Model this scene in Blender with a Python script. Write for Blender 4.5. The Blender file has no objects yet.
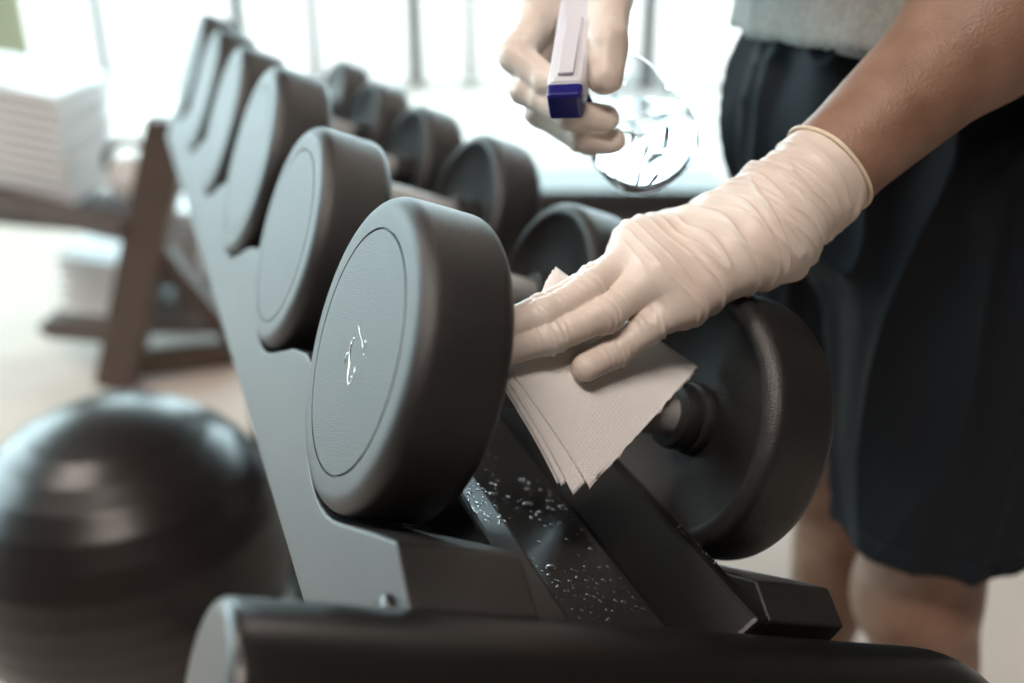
import bpy, bmesh, math, random
import numpy as np
from mathutils import Vector, Matrix, noise as mnoise
random.seed(7); rng = np.random.default_rng(7)
SC = bpy.context.scene
COL = SC.collection
PI = math.pi

# ------------------------------------------------------------------ camera
F_PX = 972.1
PITCH = 0.4182
CAM = np.array([0.0, 0.0, 1.2])
FWD = np.array([0, math.cos(PITCH), -math.sin(PITCH)])
UP = np.array([0, math.sin(PITCH), math.cos(PITCH)])
RT = np.array([1.0, 0, 0])
cd = bpy.data.cameras.new('camera'); cam = bpy.data.objects.new('camera', cd); COL.objects.link(cam)
cam.location = CAM; cam.rotation_euler = (PI/2-PITCH, 0, 0)
cd.sensor_width = 36; cd.lens = F_PX*36/1024
cd.clip_start = 0.02; cd.clip_end = 200
cd.dof.use_dof = True; cd.dof.focus_distance = 0.60; cd.dof.aperture_fstop = 2.4
SC.camera = cam

# ------------------------------------------------------------------ world, light, exposure
wd = bpy.data.worlds.new('sky'); SC.world = wd; wd.use_nodes = True
bg = wd.node_tree.nodes['Background']
bg.inputs['Color'].default_value = (0.72, 0.94, 1.0, 1); bg.inputs['Strength'].default_value = 10.0
SC.view_settings.view_transform = 'Standard'; SC.view_settings.look = 'None'
SC.view_settings.gamma = 1; SC.view_settings.use_curve_mapping = False
SC.view_settings.exposure = 0.12
# room: x -4.2..3.6, y -3.2..7.2, z 0..3.1 ; daylight windows in the back and the left wall
RX0, RX1, RY0, RY1, RZ = -4.2, 3.6, -3.2, 7.2, 3.1
def portal(name, loc, rot, sx, sy):
    l = bpy.data.lights.new(name, 'AREA'); l.shape = 'RECTANGLE'; l.size = sx; l.size_y = sy
    l.cycles.is_portal = True
    o = bpy.data.objects.new(name, l); COL.objects.link(o); o.location = loc; o.rotation_euler = rot
portal('daylight_portal_back', (-0.3, RY1+0.02, 1.6), (-PI/2, 0, 0), 7.4, 2.9)
portal('daylight_portal_left', (RX0-0.02, 4.05, 1.6), (0, -PI/2, 0), 2.9, 6.2)
def lamp(name, loc, sx, sy, power, col):
    l = bpy.data.lights.new(name, 'AREA'); l.shape = 'RECTANGLE'; l.size = sx; l.size_y = sy
    l.energy = power; l.color = col
    o = bpy.data.objects.new(name, l); COL.objects.link(o); o.location = loc
LAMPS = [(-0.30, -0.55, 38), (0.9, 2.6, 14), (-1.7, 0.9, 26)]  # the last one is added to brighten the front of the slab stack
for i, (x, y, pw_) in enumerate(LAMPS):
    lamp('ceiling_lamp_light', (x, y, RZ-0.085), 1.2, 0.3, pw_, (1.0, 0.88, 0.80))

# ------------------------------------------------------------------ materials
def mat(name, base, rough=0.5, metal=0.0, spec=0.5, bump=None, var=None, **kw):
    m = bpy.data.materials.new(name); m.use_nodes = True
    nt = m.node_tree; b = nt.nodes['Principled BSDF']
    b.inputs['Base Color'].default_value = (*base, 1); b.inputs['Roughness'].default_value = rough
    b.inputs['Metallic'].default_value = metal; b.inputs['Specular IOR Level'].default_value = spec
    for k, v in kw.items(): b.inputs[k.replace('_', ' ')].default_value = v
    tc = nt.nodes.new('ShaderNodeTexCoord')
    if var:
        sc, c2, amt = var
        n = nt.nodes.new('ShaderNodeTexNoise'); n.inputs['Scale'].default_value = sc; n.inputs['Detail'].default_value = 4
        nt.links.new(tc.outputs['Object'], n.inputs['Vector'])
        r = nt.nodes.new('ShaderNodeMapRange'); r.inputs[1].default_value = 0.35; r.inputs[2].default_value = 0.68
        r.inputs[3].default_value = 0; r.inputs[4].default_value = amt
        nt.links.new(n.outputs['Fac'], r.inputs[0])
        mx = nt.nodes.new('ShaderNodeMix'); mx.data_type = 'RGBA'
        mx.inputs[6].default_value = (*base, 1); mx.inputs[7].default_value = (*c2, 1)
        nt.links.new(r.outputs[0], mx.inputs[0]); nt.links.new(mx.outputs[2], b.inputs['Base Color'])
    if bump:
        sc, st, dist = bump
        n = nt.nodes.new('ShaderNodeTexNoise'); n.inputs['Scale'].default_value = sc; n.inputs['Detail'].default_value = 3
        nt.links.new(tc.outputs['Object'], n.inputs['Vector'])
        bp = nt.nodes.new('ShaderNodeBump'); bp.inputs['Strength'].default_value = st; bp.inputs['Distance'].default_value = dist
        nt.links.new(n.outputs['Fac'], bp.inputs['Height']); nt.links.new(bp.outputs['Normal'], b.inputs['Normal'])
    return m
def clear_mat(name, tint, rough=0.02, ior=1.3):
    m = bpy.data.materials.new(name); m.use_nodes = True; nt = m.node_tree
    nt.nodes.remove(nt.nodes['Principled BSDF'])
    t = nt.nodes.new('ShaderNodeBsdfTransparent'); t.inputs[0].default_value = (*tint, 1)
    g = nt.nodes.new('ShaderNodeBsdfGlossy'); g.inputs['Roughness'].default_value = rough
    lw = nt.nodes.new('ShaderNodeLayerWeight'); lw.inputs['Blend'].default_value = 0.5
    pw = nt.nodes.new('ShaderNodeMath'); pw.operation = 'POWER'; pw.inputs[1].default_value = 4.0
    f = nt.nodes.new('ShaderNodeMath'); f.operation = 'MULTIPLY_ADD'; f.inputs[1].default_value = 0.7; f.inputs[2].default_value = ((ior-1)/(ior+1))**2
    nt.links.new(lw.outputs['Facing'], pw.inputs[0]); nt.links.new(pw.outputs[0], f.inputs[0])
    mx = nt.nodes.new('ShaderNodeMixShader')
    nt.links.new(f.outputs[0], mx.inputs[0]); nt.links.new(t.outputs[0], mx.inputs[1]); nt.links.new(g.outputs[0], mx.inputs[2])
    nt.links.new(mx.outputs[0], nt.nodes['Material Output'].inputs[0])
    return m
M = {}
M['rubber'] = mat('black_rubber', (0.008, 0.007, 0.0065), 0.47, spec=0.85, bump=(850, 0.45, 0.0012), var=(40, (0.014, 0.012, 0.011), 0.6))
M['steel'] = mat('knurled_steel', (0.55, 0.54, 0.53), 0.40, 0.6, bump=(1100, 0.8, 0.0010))
M['blacksteel'] = mat('black_painted_steel', (0.006, 0.0055, 0.005), 0.34, spec=0.7, bump=(700, 0.16, 0.0005), var=(30, (0.009, 0.008, 0.0075), 0.6))
M['channel'] = mat('channel_steel_reflection_grey', (0.028, 0.026, 0.025), 0.30, spec=0.8, bump=(700, 0.12, 0.0005))  # base lightened to paint in the grey window reflection on the channel
M['chrome'] = mat('silver_print', (0.75, 0.77, 0.78), 0.18, 0.9)
M['plastic'] = mat('black_saddle_plastic', (0.010, 0.009, 0.0085), 0.46, spec=0.9, bump=(120, 0.06, 0.001), var=(22, (0.018, 0.016, 0.015), 0.7))
M['darkmetal'] = mat('dark_brown_frame_metal', (0.085, 0.056, 0.044), 0.5, var=(12, (0.11, 0.07, 0.055), 0.5))
M['slab'] = mat('pale_slab', (0.82, 0.80, 0.79), 0.3, var=(9, (0.9, 0.88, 0.87), 0.7))
M['slab_dark'] = mat('grey_slab', (0.22, 0.21, 0.21), 0.4)
M['ball'] = mat('dark_grey_vinyl', (0.018, 0.015, 0.014), 0.32, spec=0.5, bump=(60, 0.03, 0.001), var=(7, (0.03, 0.026, 0.024), 0.6))
M['paper'] = mat('paper_towel', (0.95, 0.92, 0.90), 0.9, spec=0.15)
M['skin'] = mat('tanned_skin', (0.23, 0.125, 0.080), 0.48, spec=0.5, bump=(420, 0.5, 0.0015), var=(26, (0.34, 0.20, 0.14), 0.9))
M['shorts'] = mat('navy_black_cloth', (0.004, 0.008, 0.013), 0.7, spec=0.3, bump=(600, 0.25, 0.0008), var=(9, (0.006, 0.010, 0.015), 0.6))
M['shirt'] = mat('grey_marl_cloth', (0.33, 0.34, 0.32), 0.9, spec=0.2, bump=(500, 0.3, 0.001), var=(220, (0.24, 0.25, 0.235), 0.8))
M['glove'] = mat('cream_latex', (0.76, 0.64, 0.56), 0.42, spec=0.5, bump=(420, 0.12, 0.0006), var=(26, (0.82, 0.74, 0.66), 0.8))
M['bead'] = mat('rolled_latex', (0.83, 0.72, 0.55), 0.45)
M['hair'] = mat('dark_hair', (0.03, 0.02, 0.015), 0.6, bump=(300, 0.8, 0.004))
M['shoe'] = mat('black_shoe', (0.02, 0.02, 0.022), 0.6)
M['sole'] = mat('white_sole', (0.7, 0.7, 0.68), 0.6)
M['eye'] = mat('eye_white', (0.8, 0.8, 0.78), 0.2)
M['white_plastic'] = mat('white_plastic', (0.72, 0.72, 0.78), 0.32)
M['blue_plastic'] = mat('cobalt_plastic', (0.012, 0.012, 0.16), 0.3)
M['bottle'] = clear_mat('clear_bottle', (0.88, 0.90, 0.92), 0.03, 1.5)
M['glass'] = clear_mat('window_glass', (0.97, 0.98, 0.98), 0.0, 1.35)
M['water'] = mat('water', (1, 1, 1), 0.0, Transmission_Weight=1.0, IOR=1.33)
M['liquid'] = mat('clear_liquid', (1, 1, 1), 0.0, Transmission_Weight=1.0, IOR=1.19)
M['floor'] = mat('pale_gym_floor', (0.60, 0.50, 0.435), 0.55, spec=0.25, var=(1.6, (0.66, 0.555, 0.485), 0.7))
M['wallpaint'] = mat('warm_white_wall', (0.62, 0.55, 0.49), 0.8, var=(2, (0.66, 0.6, 0.54), 0.5))
M['wallbrown'] = mat('warm_brown_wall', (0.06, 0.036, 0.027), 0.8, var=(2, (0.08, 0.05, 0.036), 0.5))
M['ceil'] = mat('ceiling_paint', (0.07, 0.055, 0.048), 0.85)
M['mullion'] = mat('grey_window_frame', (0.10, 0.10, 0.10), 0.5)
M['sill'] = mat('pale_sill', (0.6, 0.57, 0.54), 0.6)
M['olive'] = mat('olive_pillar', (0.30, 0.29, 0.17), 0.8, var=(3, (0.34, 0.33, 0.2), 0.5))
M['outside'] = mat('pale_paving', (0.21, 0.16, 0.142), 0.9)
M['bench_pad'] = mat('black_vinyl_pad', (0.02, 0.018, 0.018), 0.4)
def lampmat():
    m = bpy.data.materials.new('lamp_diffuser'); m.use_nodes = True
    b = m.node_tree.nodes['Principled BSDF']; b.inputs['Base Color'].default_value = (0.9, 0.88, 0.85, 1)
    b.inputs['Emission Color'].default_value = (1, 0.88, 0.76, 1); b.inputs['Emission Strength'].default_value = 4.5
    return m
M['lamp'] = lampmat()
# embossed waffle relief for the paper towel, stretched folds for cloth
nt = M['paper'].node_tree; b = nt.nodes['Principled BSDF']
uvn = nt.nodes.new('ShaderNodeUVMap')
w1 = nt.nodes.new('ShaderNodeTexWave'); w1.bands_direction = 'X'; w1.inputs['Scale'].default_value = 13
w2 = nt.nodes.new('ShaderNodeTexWave'); w2.bands_direction = 'Y'; w2.inputs['Scale'].default_value = 13
mxp = nt.nodes.new('ShaderNodeMath'); mxp.operation = 'MAXIMUM'
bpn = nt.nodes.new('ShaderNodeBump'); bpn.inputs['Strength'].default_value = 0.45; bpn.inputs['Distance'].default_value = 0.0006
for wv in (w1, w2): nt.links.new(uvn.outputs[0], wv.inputs['Vector'])
nt.links.new(w1.outputs['Fac'], mxp.inputs[0]); nt.links.new(w2.outputs['Fac'], mxp.inputs[1])
nt.links.new(mxp.outputs[0], bpn.inputs['Height']); nt.links.new(bpn.outputs[0], b.inputs['Normal'])

# ------------------------------------------------------------------ helpers
def CP(px, py, z):                                       # a point at depth z metres along the lens axis
    return CAM + z*(FWD + RT*(px-512)/F_PX - UP*(py-341.5)/F_PX)
def empty(name, loc=(0, 0, 0), mw=None):
    o = bpy.data.objects.new(name, None); COL.objects.link(o); o.empty_display_size = 0.05
    if mw is not None: o.matrix_world = mw
    else: o.location = loc
    return o
def tag(o, label, cat, group=None):
    o['label'] = label; o['category'] = cat
    if group: o['group'] = group
    return o
def struct(o):
    o['kind'] = 'structure'; return o
def mesh_obj(name, me, m, parent=None, loc=None, smooth=True):
    o = bpy.data.objects.new(name, me); COL.objects.link(o)
    if m is not None:
        me.materials.clear(); me.materials.append(m)
    if smooth:
        me.polygons.foreach_set('use_smooth', [True]*len(me.polygons))
    if parent is not None: o.parent = parent
    if loc is not None: o.location = loc
    return o
def from_py(name, V, Fc, m, parent=None, origin=None, smooth=True):
    """V in the parent's frame; origin shifts so the object's pivot sits there"""
    V = np.asarray(V, dtype=float)
    if origin is not None: V = V-np.asarray(origin)
    me = bpy.data.meshes.new(name); me.from_pydata(V.tolist(), [], [list(map(int, f)) for f in Fc]); me.update()
    return mesh_obj(name, me, m, parent, origin, smooth)
def sharp(o, ang=35):
    me = o.data
    me.polygons.foreach_set('use_smooth', [True]*len(me.polygons))
    bm = bmesh.new(); bm.from_mesh(me)
    for e in bm.edges:
        if len(e.link_faces) == 2 and e.calc_face_angle(0) > math.radians(ang): e.smooth = False
    bm.to_mesh(me); bm.free()
    return o
def bevel(o, w, seg=2):
    md = o.modifiers.new('bevel', 'BEVEL'); md.width = w; md.segments = seg; md.limit_method = 'ANGLE'; md.angle_limit = math.radians(30)
    return o
def box(name, c, s, m, parent=None, rot=None, bev=0.0):
    c = Vector(c); hx, hy, hz = s[0]/2, s[1]/2, s[2]/2
    V = [(x, y, z) for x in (-hx, hx) for y in (-hy, hy) for z in (-hz, hz)]
    Fc = [(0, 1, 3, 2), (4, 6, 7, 5), (0, 4, 5, 1), (2, 3, 7, 6), (0, 2, 6, 4), (1, 5, 7, 3)]
    o = from_py(name, V, Fc, m, parent, None, False); o.location = c
    if rot is not None: o.rotation_euler = rot
    if bev: bevel(o, bev)
    return o
def bar_mesh(a, b, w, d, up=(0, 0, 1)):
    a = np.array(a, float); b = np.array(b, float); x = (b-a)/np.linalg.norm(b-a)
    u = np.array(up, float); y = np.cross(u, x); y /= np.linalg.norm(y); z = np.cross(x, y)
    V = [p+sy*y*w/2+sz*z*d/2 for p in (a, b) for sy in (-1, 1) for sz in (-1, 1)]
    Fc = [(0, 1, 3, 2), (4, 6, 7, 5), (0, 4, 5, 1), (2, 3, 7, 6), (0, 2, 6, 4), (1, 5, 7, 3)]
    return V, Fc
def bar(name, a, b, w, d, m, parent=None, bev=0.004, up=(0, 0, 1)):
    V, Fc = bar_mesh(a, b, w, d, up)
    o = from_py(name, V, Fc, m, parent, None, False)
    if bev: bevel(o, bev)
    return o
def lathe_data(prof, n=96):
    """profile list (x along axis, r); axis = +x"""
    V = []; Fc = []
    idx = []
    for (x, r) in prof:
        if r < 1e-6: idx.append([len(V)]); V.append((x, 0, 0))
        else:
            idx.append(list(range(len(V), len(V)+n)))
            V += [(x, r*math.cos(2*PI*k/n), r*math.sin(2*PI*k/n)) for k in range(n)]
    for A, B in zip(idx, idx[1:]):
        for k in range(n):
            k2 = (k+1) % n
            if len(A) == 1 and len(B) == 1: continue
            if len(A) == 1: Fc.append((A[0], B[k2], B[k]))
            elif len(B) == 1: Fc.append((A[k], A[k2], B[0]))
            else: Fc.append((A[k], A[k2], B[k2], B[k]))
    return V, Fc
def lathe(name, prof, m, parent=None, n=96, ang=40):
    V, Fc = lathe_data(prof, n)
    o = from_py(name, V, Fc, m, parent)
    return sharp(o, ang)
def arc(cx, cr, rad, a0, a1, n=6):
    return [(cx+rad*math.cos(math.radians(a0+(a1-a0)*i/n)), cr+rad*math.sin(math.radians(a0+(a1-a0)*i/n))) for i in range(n+1)]
def tube_data(pts, rad, n=12, closed=False):
    P = np.array(pts, float); N = len(P); V = []; Fc = []
    rad = np.broadcast_to(rad, (N,))
    T = np.zeros_like(P)
    for i in range(N):
        a = P[(i-1) % N] if (closed or i > 0) else P[i]; b = P[(i+1) % N] if (closed or i < N-1) else P[i]
        T[i] = (b-a)/np.linalg.norm(b-a)
    ref = np.array([0, 0, 1.0]) if abs(T[0][2]) < 0.9 else np.array([1.0, 0, 0])
    x = np.cross(ref, T[0]); x /= np.linalg.norm(x)
    for i in range(N):
        x = x-T[i]*(x@T[i]); x /= np.linalg.norm(x); y = np.cross(T[i], x)
        for k in range(n):
            a = 2*PI*k/n; V.append(P[i]+rad[i]*(math.cos(a)*x+math.sin(a)*y))
    for i in range(N if closed else N-1):
        j = (i+1) % N
        for k in range(n):
            k2 = (k+1) % n; Fc.append((i*n+k, i*n+k2, j*n+k2, j*n+k))
    if not closed:
        Fc.append(tuple(range(n-1, -1, -1))); Fc.append(tuple(range((N-1)*n, N*n)))
    return V, Fc
def copy_tree(o, parent=None):
    c = o.copy(); COL.objects.link(c); c.parent = parent
    for ch in [x for x in SC.objects if x.parent == o]: copy_tree(ch, c)
    return c

# ------------------------------------------------------------------ room shell
struct(box('floor', ((RX0+RX1)/2, (RY0+RY1)/2, -0.05), (RX1-RX0+0.4, RY1-RY0+0.4, 0.1), M['floor']))
struct(box('ceiling', ((RX0+RX1)/2, (RY0+RY1)/2, RZ+0.05), (RX1-RX0+0.4, RY1-RY0+0.4, 0.1), M['ceil']))
struct(box('wall_right', (RX1+0.05, (RY0+RY1)/2, RZ/2), (0.1, RY1-RY0, RZ), M['wallbrown']))
struct(box('wall_rear', ((RX0+RX1)/2, RY0-0.05, RZ/2), (RX1-RX0+0.2, 0.1, RZ), M['wallbrown']))
struct(box('wall_back', ((RX0+RX1)/2, RY1+0.05, 0.015), (RX1-RX0+0.2, 0.1, 0.03), M['wallpaint']))
struct(box('wall_left', (RX0-0.05, (RY0+RY1)/2, 0.015), (0.1, RY1-RY0, 0.03), M['wallpaint']))
struct(box('trim_1', ((RX0+RX1)/2, RY1+0.05, RZ-0.06), (RX1-RX0+0.2, 0.1, 0.12), M['wallpaint']))
struct(box('trim_2', (RX0-0.05, (RY0+RY1)/2, RZ-0.06), (0.1, RY1-RY0, 0.12), M['wallpaint']))
struct(box('ground_outside', (0, 6, -0.16), (60, 60, 0.1), M['outside']))
def window(n, x0, x1, bars, along='x', fixed=RY1+0.05, z0=0.03, z1=RZ-0.12, fw=0.05):
    root = empty('window_%d' % n, ((x0+x1)/2, fixed, z0) if along == 'x' else (fixed, (x0+x1)/2, z0)); struct(root)
    def bx(name, a, za, b, zb, th, m, bev=0.0):
        c = (a+b)/2-(x0+x1)/2; s = abs(b-a)
        if along == 'x': return box(name, (c, 0, (za+zb)/2-z0), (s, th, zb-za), m, root, bev=bev)
        return box(name, (0, c, (za+zb)/2-z0), (th, s, zb-za), m, root, bev=bev)
    for a, za, bb, zb in [(x0, z0, x0+fw, z1), (x1-fw, z0, x1, z1), (x0+fw, z0, x1-fw, z0+0.03), (x0+fw, z1-fw, x1-fw, z1)]:
        bx('window_frame', a, za, bb, zb, 0.07, M['sill'] if zb < 0.3 else M['mullion'])
    xs = [x0+fw]+[v for v in bars]+[x1-fw]
    for v in bars: bx('mullion', v-0.035, z0+0.03, v+0.035, z1-fw, 0.06, M['mullion'])
    for a, bb in zip(xs, xs[1:]): bx('pane', a, z0+0.03, bb, z1-fw, 0.006, M['glass'])
window(1, -3.95, -1.95, [-2.95])
window(2, -1.95, -0.70, [-1.42])
window(3, -0.70, 0.98, [-0.30, 0.42], fw=0.06)
window(4, 0.98, 3.55, [1.8, 2.7])
struct(box('wall_left_front', (RX0-0.05, (RY0+0.95)/2, RZ/2), (0.12, 0.95-RY0, RZ), M['wallbrown']))
for i in range(3):
    y0 = 0.95+i*2.05
    window(5+i, y0, y0+2.05, [y0+1.02], 'y', RX0-0.05)
struct(box('trim_3', (-4.05, 7.1, RZ/2), (0.25, 0.3, RZ-0.02), M['wallpaint']))
pil = tag(box('pillar', (-2.50, 4.6, RZ/2), (0.42, 0.42, RZ-0.01), M['olive'], bev=0.02), 'olive green square pillar standing at the far left of the room', 'pillar')
for i, (x, y, pw_) in enumerate(LAMPS):
    r = tag(empty('ceiling_lamp', (x, y, RZ-0.001)), ['long ceiling lamp above the camera', 'long ceiling lamp above the back of the room', 'long ceiling lamp on the left, added to brighten the slab stack'][i], 'lamp', 'ceiling lamps')
    box('housing', (0, 0, -0.03), (1.3, 0.34, 0.058), M['wallpaint'], r, bev=0.006)
    box('diffuser', (0, 0, -0.066), (1.2, 0.28, 0.012), M['lamp'], r)

# ------------------------------------------------------------------ frame of the rack: u along a dumbbell, v along the row, w out of the tray
YAW, TILT = 0.3698, 0.370
v_ = np.array([-math.sin(YAW), math.cos(YAW), 0])
h_ = np.array([math.cos(YAW), math.sin(YAW), 0])
u_ = math.cos(TILT)*h_-math.sin(TILT)*np.array([0, 0, 1.0])
w_ = np.cross(u_, v_)
ORG = CAM+np.array([-0.09216, 0.51762, -0.23598])
SPC, DL = 0.2486, 0.296
def LOC(a, b, c): return ORG+a*u_+b*v_+c*w_
def frame(a, b, c):
    m = Matrix.Identity(4)
    for i, col in enumerate((u_, v_, w_)):
        for r in range(3): m[r][i] = col[r]
    p = LOC(a, b, c)
    for r in range(3): m[r][3] = p[r]
    return m
RF = frame(0, 0, 0)

# ------------------------------------------------------------------ dumbbells
HP = ([(0.0, 0.0), (0.0, 0.0700), (0.0, 0.0726), (0.0014, 0.0731), (0.0014, 0.0737), (0.0, 0.0742), (0.0, 0.0765), (0.0, 0.0835)]
      + [(0.0115-x, r) for x, r in arc(0, 0.0835, 0.0115, 0, 90, 8)][1:] +
      [(0.020, 0.0952), (0.046, 0.0950)] + arc(0.048, 0.0855, 0.0095, 90, 0, 7) +
      [(0.0568, 0.0830), (0.0545, 0.0800), (0.0505, 0.0770), (0.0440, 0.0380), (0.0425, 0.0300), (0.0425, 0.0)])
def make_dumbbell():
    t = empty('dumbbell', mw=frame(0, 0, 0))
    for side in (0, 1):
        V, Fc = lathe_data(HP, 112)
        V = np.array(V)
        if side:
            V[:, 0] = DL-V[:, 0]; Fc = [tuple(reversed(f)) for f in Fc]
        Fc = [tuple(reversed(f)) for f in Fc]
        hd = from_py('head', V, Fc, M['rubber'], t); sharp(hd, 50)
        cprof = [(0.0420, 0.020), (0.0420, 0.0245), (0.046, 0.0255), (0.050, 0.0245), (0.0512, 0.021), (0.0535, 0.021), (0.0545, 0.0235), (0.060, 0.0240), (0.0655, 0.0225), (0.0670, 0.0175), (0.067, 0.015)]
        V, Fc = lathe_data(cprof, 64); V = np.array(V)
        if side:
            V[:, 0] = DL-V[:, 0]; Fc = [tuple(reversed(f)) for f in Fc]
        Fc = [tuple(reversed(f)) for f in Fc]
        sharp(from_py('collar', V, Fc, M['rubber'], t), 40)
    xs = np.linspace(0.060, DL-0.060, 21)
    prof = [(0.0425, 0.0), (0.0425, 0.0152)]+[(x, 0.0152+0.0014*math.cos((x-DL/2)/0.09*PI/2)) for x in xs]+[(DL-0.0425, 0.0152), (DL-0.0425, 0.0)]
    o = lathe('handle', prof, M['steel'], t, 64)
    o.data.flip_normals()
    return t
first = make_dumbbell()
DBL = ['nearest black rubber dumbbell being wiped, its handle under the paper towel',
       'second black rubber dumbbell in the row, directly behind the one being wiped',
       'third black rubber dumbbell from the front of the rack',
       'fourth black rubber dumbbell from the front of the rack, blurred',
       'fifth black rubber dumbbell from the front of the rack, hazy and blurred',
       'farthest black rubber dumbbell in the row, mostly hidden']
dumbs = []
for i in range(6):
    o = first if i == 0 else copy_tree(first)
    sc_ = [1, 0.963, 1.04, 0.99, 0.965, 0.965][i]          # the heads differ a little in diameter
    o.matrix_world = frame(0, i*SPC, 0.095*(sc_-1)) @ Matrix.Diagonal((1, sc_, sc_, 1))
    tag(o, DBL[i], 'dumbbell', 'row of black dumbbells on the rack'); dumbs.append(o)
# printed silver sign on the near face
head0 = [c for c in SC.objects if c.parent == first and c.name.split('.')[0] == 'head'][0]
def face_pt(px, py):
    r = FWD+RT*(px-512)/F_PX-UP*(py-341.5)/F_PX
    t = ((ORG-CAM)@u_)/(r@u_); P = CAM+r*t-ORG
    return np.array([0, P@v_, P@w_])
def zp(x, y): return face_pt(330+x/7.59, 310+y/7.59)
strokes = [([(185, 205), (165, 262), (150, 310)], [0.0003, 0.0011, 0.0014]), ([(150, 310), (128, 345), (112, 385), (112, 408)], [0.0013, 0.0010, 0.0008, 0.0003]),
           ([(152, 310), (150, 400), (138, 480), (136, 540), (145, 575)], [0.0012, 0.0007, 0.0007, 0.0008, 0.0003]),
           ([(145, 575), (165, 535), (188, 490), (192, 450), (188, 420)], [0.0006, 0.0009, 0.0006, 0.0008, 0.0003]),
           ([(140, 515), (160, 512), (180, 508)], [0.0004, 0.0007, 0.0004]),
           ([(232, 97), (222, 120), (228, 165), (236, 200), (246, 235), (252, 270), (254, 300)], [0.0004, 0.0006, 0.0007, 0.0006, 0.0006, 0.0010, 0.0005]),
           ([(270, 215), (274, 245), (270, 262)], [0.0003, 0.0008, 0.0003]), ([(250, 330), (258, 338), (262, 342)], [0.0004, 0.0006, 0.0003])]
V = []; Fc = []
for pts, rr in strokes:
    P = [zp(*p)+np.array([-0.0001, 0, 0]) for p in pts]
    a, f = tube_data(P, np.array(rr)*0.55, 8); n0 = len(V); V += a; Fc += [tuple(i+n0 for i in q) for q in f]
sg = from_py('number_sign', V, Fc, M['chrome'], head0); sg['label'] = 'small curved silver sign printed on the round face'

# ------------------------------------------------------------------ dumbbell rack
NS = 6
vend = -0.166
def cradle(n, vend=-0.166):
    """saw-tooth saddle profile (v, w) from the near end to the far end"""
    P = [(vend, -0.0590), (-0.128, -0.0470)]
    for i in range(n):
        c = i*SPC
        P += [(c-0.100, -0.0600)]
        P += [(c+0.0985*math.cos(math.radians(a)), 0.0985*math.sin(math.radians(a))) for a in range(-118, -33, 7)]
        P[-1] = (c+0.0835, -0.055)
        P += [(c+0.0865, -0.0500), (c+0.092, -0.0485), (c+0.112, -0.0485)]
    return P
def extrude_profile(name, P, low, ua, ub, m, parent, near_drop=0.02):
    """closed (v,w) outline extruded from ua to ub"""
    poly = P+[(P[-1][0], low), (P[0][0]+near_drop, low)]
    n = len(poly); V = [(ua, a, b) for a, b in poly]+[(ub, a, b) for a, b in poly]
    Fc = [(i, (i+1) % n, n+(i+1) % n, n+i) for i in range(n)]+[tuple(range(n-1, -1, -1)), tuple(range(n, 2*n))]
    me = bpy.data.meshes.new(name); me.from_pydata(V, [], Fc)
    bm = bmesh.new(); bm.from_mesh(me); bmesh.ops.recalc_face_normals(bm, faces=bm.faces)
    bmesh.ops.triangulate(bm, faces=[f for f in bm.faces if len(f.verts) > 4])
    bm.to_mesh(me); bm.free()
    o = mesh_obj(name, me, m, parent, smooth=False)
    return o
rack_base = LOC(0.15, 0.6, 0); rack_base[2] = 0
rack = tag(empty('dumbbell_rack', rack_base), 'black metal dumbbell rack with scalloped saddles running away from the camera', 'rack')
tray = empty('tray_tmp'); COL.objects.unlink(tray); bpy.data.objects.remove(tray)
RM = Matrix.Translation(Vector(-rack_base)) @ RF          # rack-local from tray frame
def to_rack(o):
    o.data.transform(RM); o.data.update(); return o
left = to_rack(extrude_profile('saddle_rail', cradle(NS), -0.150, 0.006, 0.076, M['plastic'], rack)); bevel(left, 0.0045, 3)
right = to_rack(extrude_profile('saddle_rail', cradle(NS, -0.151), -0.130, 0.238, 0.299, M['plastic'], rack)); bevel(right, 0.004, 3)
vfar = (NS-1)*SPC+0.112
def strip(name, prof, v0, v1, m, bev=0.002):
    """closed (u,w) outline run along the row"""
    n = len(prof); V = [(a, v0, b) for a, b in prof]+[(a, v1, b) for a, b in prof]
    Fc = [(i, (i+1) % n, n+(i+1) % n, n+i) for i in range(n)]+[tuple(range(n-1, -1, -1)), tuple(range(n, 2*n))]
    me = bpy.data.meshes.new(name); me.from_pydata(V, [], Fc)
    bm = bmesh.new(); bm.from_mesh(me); bmesh.ops.recalc_face_normals(bm, faces=bm.faces); bm.to_mesh(me); bm.free()
    o = to_rack(mesh_obj(name, me, m, rack, smooth=False))
    if bev: bevel(o, bev, 2)
    return o
strip('ridge_rail', [(0.0755, -0.150), (0.0755, -0.0605), (0.0970, -0.0605), (0.0985, -0.098), (0.0985, -0.150)], -0.166, vfar, M['blacksteel'], 0.003)
strip('ridge_rail', [(0.2375, -0.130), (0.2375, -0.0565), (0.2265, -0.0565), (0.2030, -0.096), (0.2030, -0.130)], -0.1535, vfar, M['blacksteel'], 0.003)
chan = strip('drip_channel', [(0.0980, -0.104), (0.0980, -0.0955), (0.2035, -0.0955), (0.2035, -0.104)], vend+0.01, vfar, M['channel'], 0)
strip('spine_beam', [(0.105, -0.1055), (0.195, -0.1055), (0.195, -0.190), (0.105, -0.190)], vend+0.03, vfar, M['blacksteel'], 0.004)
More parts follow.
